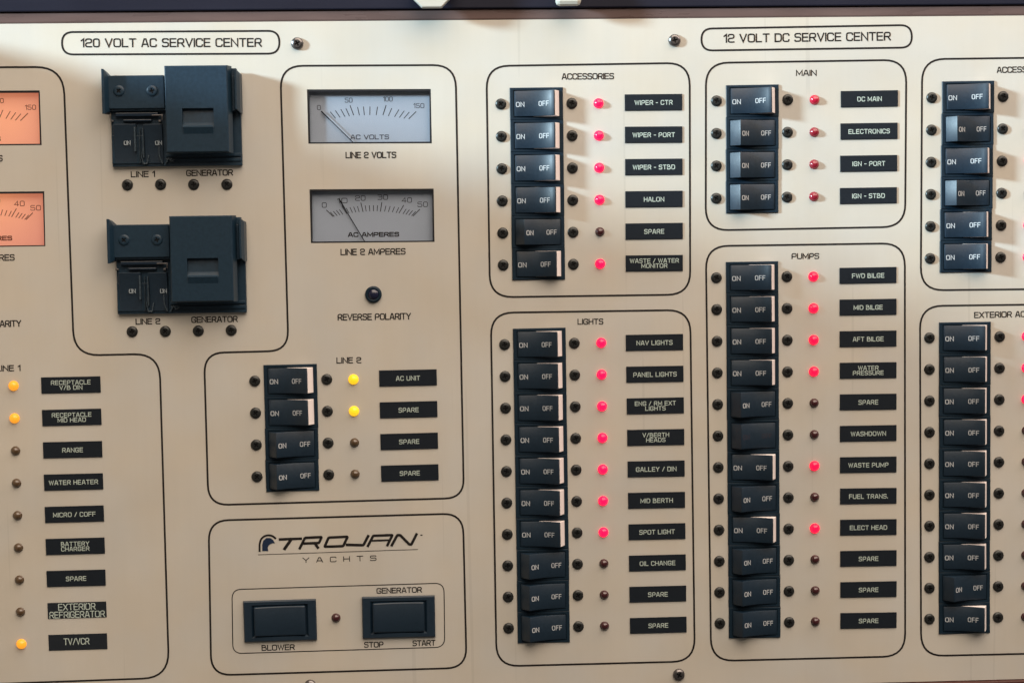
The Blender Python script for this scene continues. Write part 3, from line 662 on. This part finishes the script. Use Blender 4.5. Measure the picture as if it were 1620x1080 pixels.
# ------------------------------------------------------------------ lockout transfer switches
def transfer_switch(label):
    c = bp(278, 218)
    root = link('lockout_switch', None, loc=W(c.x, c.y, 0)); tag(root, label, 'lockout switch', 'sliding lockout switches')
    rot0 = math.atan2((bp(383, 262)-bp(175, 262)).y, (bp(383, 262)-bp(175, 262)).x)
    def R(x0, y0, x1, y1, w):     # rectangle seen at height w
        p = [bp(x0, y0, w), bp(x1, y1, w)]; return (p[0].x-c.x, p[1].x-c.x, p[1].y-c.y, p[0].y-c.y)
    def B(mb, x0, y0, x1, y1, w0, w1, mi=0, inset=0.0):
        a = R(x0, y0, x1, y1, w1); mb.box(a[0], a[1], a[2], a[3], w0, w1, mi, inset)
    mb = MB()
    B(mb, 174.0, 122, 383.0, 261.6, 0, 8); B(mb, 176, 214, 258, 259, 8, 10.5, inset=.6); B(mb, 262, 243.5, 381, 247, 8, 11); B(mb, 262, 251, 381, 255, 8, 10)
    link('base', mb.mesh('base', PLASTIC2, bevel=.7), root)
    # mounting plate with the two side wings
    mb = MB(); B(mb, 168.5, 119.8, 260.5, 171.5, 8, 21)
    B(mb, 262, 121, 372, 176, 8, 21); B(mb, 330, 108.5, 374, 123, 8, 20); B(mb, 170.5, 170.8, 262, 175.2, 8, 17)
    pl_ = link('mounting_plate', mb.mesh('mounting_plate', PLASTIC2, bevel=1.0), root)
    mb = MB(); a = R(159.6, 109.0, 168.0, 180.5, 34)
    mb.add([(a[0], a[3], 34), (a[0]+4, a[3], 34), (a[1]+2, a[3]-9.5, 22), (a[1]+2, a[2]+5, 22), (a[0]+4, a[2], 34), (a[0], a[2], 34),
            (a[0]+3, a[3]-2, 4), (a[1]+4, a[3]-9, 4), (a[1]+4, a[2]+5, 4), (a[0]+3, a[2]+1, 4)],
           [(0, 5, 4, 1), (1, 4, 3, 2), (0, 1, 2, 7, 6), (5, 9, 8, 3, 4), (0, 6, 9, 5), (6, 7, 8, 9), (2, 3, 8, 7)])
    link('side_rail', mb.mesh('side_rail', PLASTIC2, bevel=.6), pl_)
    mb = MB(); a = R(371.5, 110.5, 381.2, 182, 24)
    mb.add([(a[0], a[3], 33), (a[0]+3, a[3], 33), (a[1]-1, a[3]-5, 22), (a[1]-1, a[2]+3, 22), (a[0]+3, a[2]+8, 33), (a[0], a[2]+8, 33),
            (a[0], a[3], 2), (a[1], a[3]-5, 2), (a[1], a[2]+3, 2), (a[0], a[2]+8, 2)],
           [(0, 5, 4, 1), (1, 4, 3, 2), (0, 1, 2, 7, 6), (5, 9, 8, 3, 4), (0, 6, 9, 5), (6, 7, 8, 9), (2, 3, 8, 7)])
    link('side_rail', mb.mesh('side_rail', PLASTIC2, bevel=.6), pl_)
    sm = screw_mesh('plate_screw', 8.6, 1.9, PLASTIC2)
    for x, y in ((188, 144), (240.5, 144)):
        q = bp(x, y, 21)-c; ring = MB(); ring.lathe([(8.8, 0), (8.8, .5), (10.6, .7), (11.2, 0)], 24)
        link('plate_screw', sm, pl_, W(q.x, q.y, 21.05), random.uniform(.2, .9)); 
    # clear-ish guard bar, pins and the two rockers
    mb = MB(); B(mb, 182, 178.5, 250, 184, 8, 16, inset=.5); B(mb, 194, 188.8, 240, 192.6, 8, 15.5, inset=.8)
    mb.lathe([(0, 15), (1.6, 14.6), (2.0, 13.5), (2.0, 8)], 12, 0, *(bp(176.5, 192, 14)-c)); mb.lathe([(0, 15), (1.6, 14.6), (2.0, 13.5), (2.0, 8)], 12, 0, *(bp(252.5, 191.5, 14)-c))
    q = MB()
    B(q, 240, 181.5, 257.5, 183.3, 15, 17.2); B(q, 255.6, 183.3, 257.5, 190, 15, 17.2); B(q, 175, 190.6, 179.5, 193.0, 14, 16.4); B(q, 250.6, 190.2, 254.4, 193.2, 14, 16.4)
    link('glint_clip', q.mesh('glint_clip', STEEL, bevel=.3), root)  # pale steel pieces added as glints on the bracket and pin tips
    link('guard_bar', mb.mesh('guard_bar', mat_gloss, bevel=.5), root)
    for k, (xa, xb, tx) in enumerate(((180, 217, 201.5), (228, 258.5, 251))):
        mb = MB(); a = R(xa, 197, xb, 258, 13); n = 8
        # rocker tilts down towards the bottom: cross-section along y
        ys = [a[3]-(a[3]-a[2])*i/n for i in range(n+1)]; ws = [18-9*(i/n)+5*(i/n-.5)**2*4*.3 for i in range(n+1)]
        v = []; f = []
        for y, w in zip(ys, ws): v += [(a[0], y, w), (a[1], y, w), (a[0], y, 6), (a[1], y, 6)]
        for i in range(n):
            o = 4*i; f += [(o, o+4, o+5, o+1), (o+2, o+6, o+4, o), (o+1, o+5, o+7, o+3)]
        f += [(0, 1, 3, 2), (4*n, 4*n+2, 4*n+3, 4*n+1)]
        mb.add(v, f); rk = link('rocker', mb.mesh('rocker', PLASTIC, bevel=.7), root)
        q = bp(tx, 226.3, 14.5)-c; mb = MB(); text(mb, 'ON', q.x, q.y, 7, 1.3, width=10.5, w=15.6); link('lettering', mb.mesh('lettering', GREYINK, fixn=False), rk)
    mb = MB()
    for x0, x1, y0, y1, w in ((211, 215.5, 201, 240, 19), (219.5, 222.5, 203, 259, 17), (224.5, 228, 203, 250, 19.5)): B(mb, x0, y0, x1, y1, 8, w, inset=.5)
    for pts in (((226, 236), (224, 248), (227, 259), (233, 259), (235, 246)), ((251.5, 233), (252, 246), (255, 254), (257, 259)), ((262, 259), (267, 250), (271, 256), (277, 252))):
        q = [bp(x, y, 14)-c for x, y in pts]
        for s0, s1 in zip(q, q[1:]):
            d = (s1-s0).normalized(); nn = Vector((-d.y, d.x))*.8; mb.quadprism([s0-nn, s1-nn, s1+nn, s0+nn], 8, 14.5)
    link('guard_web', mb.mesh('guard_web', mat_web, bevel=.5), root)
    # sliding cover with thumb pocket
    WT = 42.0
    a = R(259.5, 104.2, 362.5, 240.6, WT); pk = R(288.0, 171.5, 338.5, 200.5, WT)
    mb = MB(); oc = [(a[0], a[2]), (a[1], a[2]), (a[1], a[3]), (a[0], a[3])]; hc = [(pk[0], pk[2]), (pk[1], pk[2]), (pk[1], pk[3]), (pk[0], pk[3])]
    e = 1.6; oc2 = [(a[0]+e, a[2]+e), (a[1]-e, a[2]+e), (a[1]-e, a[3]-e), (a[0]+e, a[3]-e)]
    mb.holed(oc2, [hc], WT); frame_ring(mb, oc2, oc, WT, WT-1.6)
    base = [(a[0]-.5, a[2]-1), (a[1]+4, a[2]-1), (a[1]+4, a[3]+.5), (a[0]-.5, a[3]+.5)]
    frame_ring(mb, oc, base, WT-1.6, 22)
    mb.add([(p[0], p[1], 22) for p in base], [(0, 1, 2, 3)])
    x0, x1, y0, y1 = pk
    mb.add([(x0, y1, WT), (x1, y1, WT), (x1, y1, WT-8), (x0, y1, WT-8), (x0, y0+7, WT-6), (x1, y0+7, WT-6), (x1, y0, WT), (x0, y0, WT)],
           [(0, 1, 2, 3), (3, 2, 5, 4), (4, 5, 6, 7), (0, 3, 4, 7), (1, 6, 5, 2)])
    cv = link('sliding_cover', mb.mesh('sliding_cover', PLASTIC2, fixn=True), root)
    g = R(289.5, 199, 337.5, 211.5, WT+2)
    mb = MB(); mb.add([(g[0], g[3], WT), (g[1], g[3], WT), (g[1], g[3]-2, WT+3.2), (g[0], g[3]-2, WT+3.2), (g[1], g[2], WT), (g[0], g[2], WT)], [(0, 3, 2, 1), (3, 5, 4, 2), (0, 5, 3), (1, 2, 4), (0, 1, 4, 5)])
    link('thumb_grip', mb.mesh('thumb_grip', PLASTIC2, bevel=.4), cv)
    return root
mat_web = mat('highlight_glossy_plastic', (0.040, 0.058, 0.075), 0.15, spec=0.9, var=0.5, scale=900, bump=0.8, bscale=700)  # base colour lightened so the webs show as highlights
GREYINK = mat('worn_grey_lettering', (0.24, 0.28, 0.31), 0.6, spec=0.2)
mat_gloss = mat('glossy_black_plastic', (0.010, 0.020, 0.036), 0.16, spec=0.6, var=0.2, scale=800)
t1 = transfer_switch('upper black switch with sliding lockout cover, above the words LINE 1')
t2 = copy_tree(t1); d = bp(285.6, 450.5)-bp(278, 218)
t2.location = t1.location+W(d.x, d.y, 0); tag(t2, 'lower black switch with sliding lockout cover, above the words LINE 2', 'lockout switch', 'sliding lockout switches')
